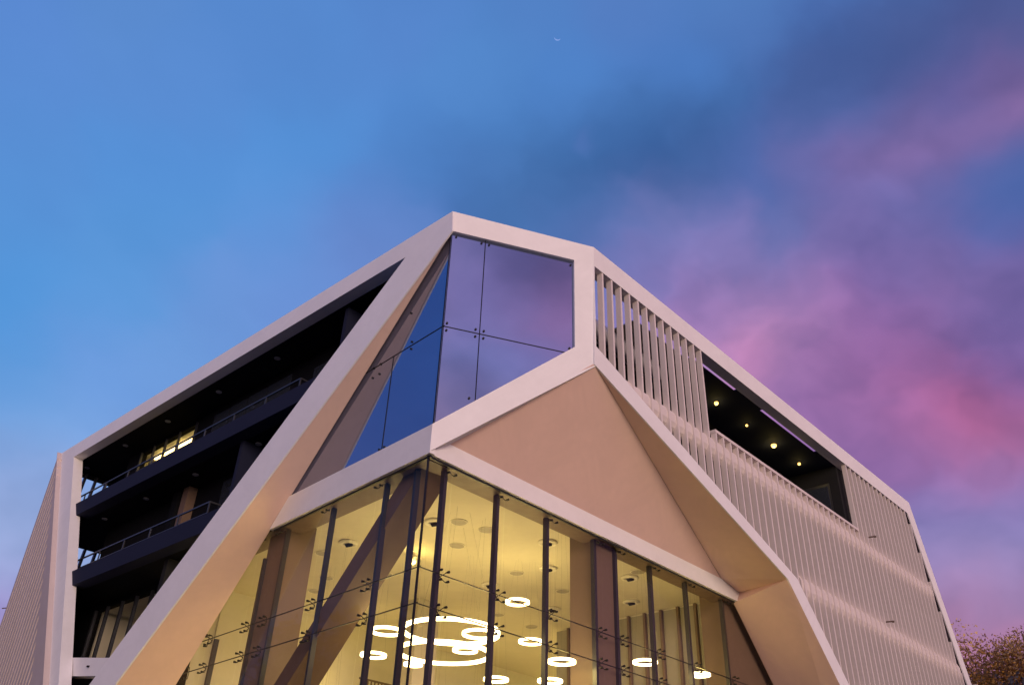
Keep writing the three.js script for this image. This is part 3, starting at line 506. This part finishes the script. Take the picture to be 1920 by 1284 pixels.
// lamps deep in the lobby
for (const [x, y, z, label] of [[21.4, 12.55, -25, 'bright spotlight under the lobby ceiling beside the glass corner line'], [24.6, 9.96, -34.9, 'bright wall lamp low at the back of the lobby left of the brace']]) {
  const t = thing('lobby_spotlight', label, 'spotlight', V(x, y, z));
  mesh('bulb', new THREE.SphereGeometry(0.13, 16, 10), M.bulb, t);
  mesh('housing', new THREE.CylinderGeometry(0.1, 0.16, 0.22, 14).rotateX(0.7).translate(0, 0.12, z < -30 ? -0.12 : -0.02), M.discRim, t);
  lampAt(x, y - 0.25, z + 0.25, 3, 6);
}

// uplight let into the paving at the foot of the leg's recess
{
  const t = thing('ground_uplight', 'round warm uplight in the paving at the foot of the lobby glass', 'uplight', V(15.1, 0.02, -24.5));
  mesh('housing', new THREE.CylinderGeometry(0.2, 0.2, 0.1, 20).translate(0, 0.04, 0), M.steel, t);
  mesh('lens', new THREE.CylinderGeometry(0.16, 0.16, 0.02, 20).translate(0, 0.1, 0), M.bulb, t);
  const l = new THREE.SpotLight(warm, 45, 0, 0.62, 0.8); l.position.set(15.1, 0.2, -24.5); l.target.position.set(15.5, 8.5, -31.5); l.castShadow = true; l.shadow.radius = 8; scene.add(l, l.target);
}

// ───────────────────────── trees ─────────────────────────
function leafMaterial(r, g, b) { return new THREE.MeshPhysicalMaterial({ color: lin(r, g, b), roughness: 0.8, transmission: 0.35, thickness: 0, side: THREE.DoubleSide, vertexColors: true }); }
function tree(name, label, x, z, h, spreadR, mat, n, tones, size, group = 'trees beyond the right end of the building') {
  const t = thing(name, label, 'tree', V(x, 0, z), group);
  const trunk = [], clumps = [], up = V(0, 1, 0);
  const limb = (a, b, r0, r1) => { const d = b.clone().sub(a), c = new THREE.CylinderGeometry(r1, r0, d.length(), 8, 1).toNonIndexed(); c.applyQuaternion(new THREE.Quaternion().setFromUnitVectors(up, d.clone().normalize())).translate(...a.clone().add(b).multiplyScalar(0.5).toArray()); trunk.push(c); };
  const fork = V(0.3, h * 0.38, 0.2); limb(V(0, 0, 0), fork, h * 0.03, h * 0.021);
  for (let i = 0; i < 17; i++) {
    const a = i * 2.4 + rnd(), k = 0.25 + 0.75 * rnd(), yy = h * (0.55 + 0.4 * rnd()) * (1 - 0.12 * k), e = V(Math.cos(a) * spreadR * k * 0.85, yy, Math.sin(a) * spreadR * k * 0.85), m = fork.clone().lerp(e, 0.5).add(V(0, h * 0.05, 0));
    limb(fork, m, h * 0.013, h * 0.008); limb(m, e, h * 0.008, h * 0.003);
    for (let j = 0; j < 5; j++) clumps.push({ c: e.clone().add(V(rnd() - 0.5, rnd() - 0.4, rnd() - 0.5).multiplyScalar(h * 0.16)), r: h * (0.05 + 0.06 * rnd()), tone: tones[Math.floor(rnd() * tones.length)] });
  }
  mesh('trunk', trunk, M.brown, t);
  const pos = [], col = [], nor = [];
  for (let i = 0; i < n; i++) {
    const k = clumps[Math.floor(rnd() * clumps.length)], d = V(rnd() * 2 - 1, rnd() * 2 - 1, rnd() * 2 - 1); if (d.lengthSq() > 1) { i--; continue; }
    const p = k.c.clone().addScaledVector(d, k.r * 1.25), e1 = V(rnd() - 0.5, rnd() - 0.5, rnd() - 0.5).normalize(), e2 = e1.clone().cross(V(rnd() - 0.5, rnd() - 0.5, rnd() - 0.5)).normalize(), s = size * (0.6 + 0.8 * rnd()), v = 0.75 + 0.5 * rnd();
    const q = [p.clone().addScaledVector(e1, s), p.clone().addScaledVector(e2, s * 0.42), p.clone().addScaledVector(e1, -s), p.clone().addScaledVector(e2, -s * 0.42)], nn = e1.clone().cross(e2);
    for (const a of [0, 1, 2, 0, 2, 3]) { pos.push(q[a].x, q[a].y, q[a].z); nor.push(nn.x, nn.y, nn.z); col.push(k.tone[0] * v, k.tone[1] * v, k.tone[2] * v); }
  }
  const g = new THREE.BufferGeometry(); g.setAttribute('position', new THREE.Float32BufferAttribute(pos, 3)); g.setAttribute('normal', new THREE.Float32BufferAttribute(nor, 3)); g.setAttribute('color', new THREE.Float32BufferAttribute(col, 3));
  mesh('crown', g, mat, t);
  return t;
}
const rust = leafMaterial(1.35, 1.2, 1);
tree('tree', 'broad russet tree just past the end of the louvred facade', 86, -22.5, 22.6, 9, rust, 46000, [[0.24, 0.13, 0.04], [0.2, 0.13, 0.035], [0.26, 0.15, 0.035], [0.2, 0.12, 0.035], [0.5, 0.36, 0.15]], 0.14);
tree('tree', 'taller russet tree cut by the right edge of the picture', 82, -11.2, 22.5, 5.5, rust, 26000, [[0.24, 0.09, 0.07], [0.2, 0.08, 0.05], [0.36, 0.2, 0.15]], 0.16);
tree('tree', 'low dark blue-green tree at the bottom right corner', 51, -8.9, 12.2, 2.7, rust, 22000, [[0.012, 0.012, 0.03], [0.02, 0.02, 0.045], [0.012, 0.014, 0.02], [0.06, 0.06, 0.1]], 0.13);

// the tree belt across the street on the left, which the lobby glass mirrors
{
  const first = tree('street_tree', 'dark green street tree across the street, mirrored in the lobby glass, first in the row', -5, -58, 21, 7.5, leafMaterial(1, 1, 1), 9000, [[0.03, 0.05, 0.02], [0.05, 0.07, 0.025], [0.025, 0.04, 0.02]], 0.34, 'street trees across the street on the left');
  [[-11, -48, 0.7, 'second in the row'], [-17, -39, 2.1, 'third in the row'], [-23, -30, 3.3, 'fourth in the row'], [-29, -20, 4.6, 'last in the row']].forEach(([x, z, turn, where]) => {
    const c = first.clone(); c.name = numbered('street_tree'); c.position.set(x, 0, z); c.rotation.y = turn;
    c.userData = { ...first.userData, label: `dark green street tree across the street, mirrored in the lobby glass, ${where}` };
    scene.add(c);
  });
}
// street lamp under the russet trees
{
  const at = V(76, 0, -14.5), t = thing('street_lamp', 'street lamp with a warm globe below the russet trees', 'street lamp', at);
  mesh('pole', new THREE.CylinderGeometry(0.07, 0.11, 5.4, 12).translate(0, 2.7, 0), M.steel, t);
  mesh('lamp_globe', new THREE.SphereGeometry(0.22, 20, 14).translate(0, 5.6, 0), M.bulb, t);
  const l = new THREE.PointLight(new THREE.Color().setRGB(1, 0.66, 0.24), 420); l.position.set(at.x, 5.6, at.z); l.castShadow = true; l.shadow.radius = 9; scene.add(l);
}

// ───────────────────────── moon ─────────────────────────
{
  const dist = 3000, az = 50.3 * Math.PI / 180, el = 53 * Math.PI / 180, R = 11.5, at = V(Math.sin(az) * Math.cos(el), Math.sin(el), -Math.cos(az) * Math.cos(el)).multiplyScalar(dist).add(camera.position);
  const t = thing('crescent_moon', 'thin pale crescent moon high in the clear blue sky', 'moon', at);
  // the sunlit part of the moon's globe: a lune between the limb and the terminator
  const g = new THREE.SphereGeometry(R, 24, 24, Math.PI * 0.02, Math.PI * 0.3), m = mesh('lit_limb', g, M.moon, t);
  t.lookAt(camera.position);
  m.rotation.set(0, 0, 0);
  m.rotateZ(Math.PI * 0.42); m.rotateY(-Math.PI * 0.06);
}
renderer.render(scene, camera);
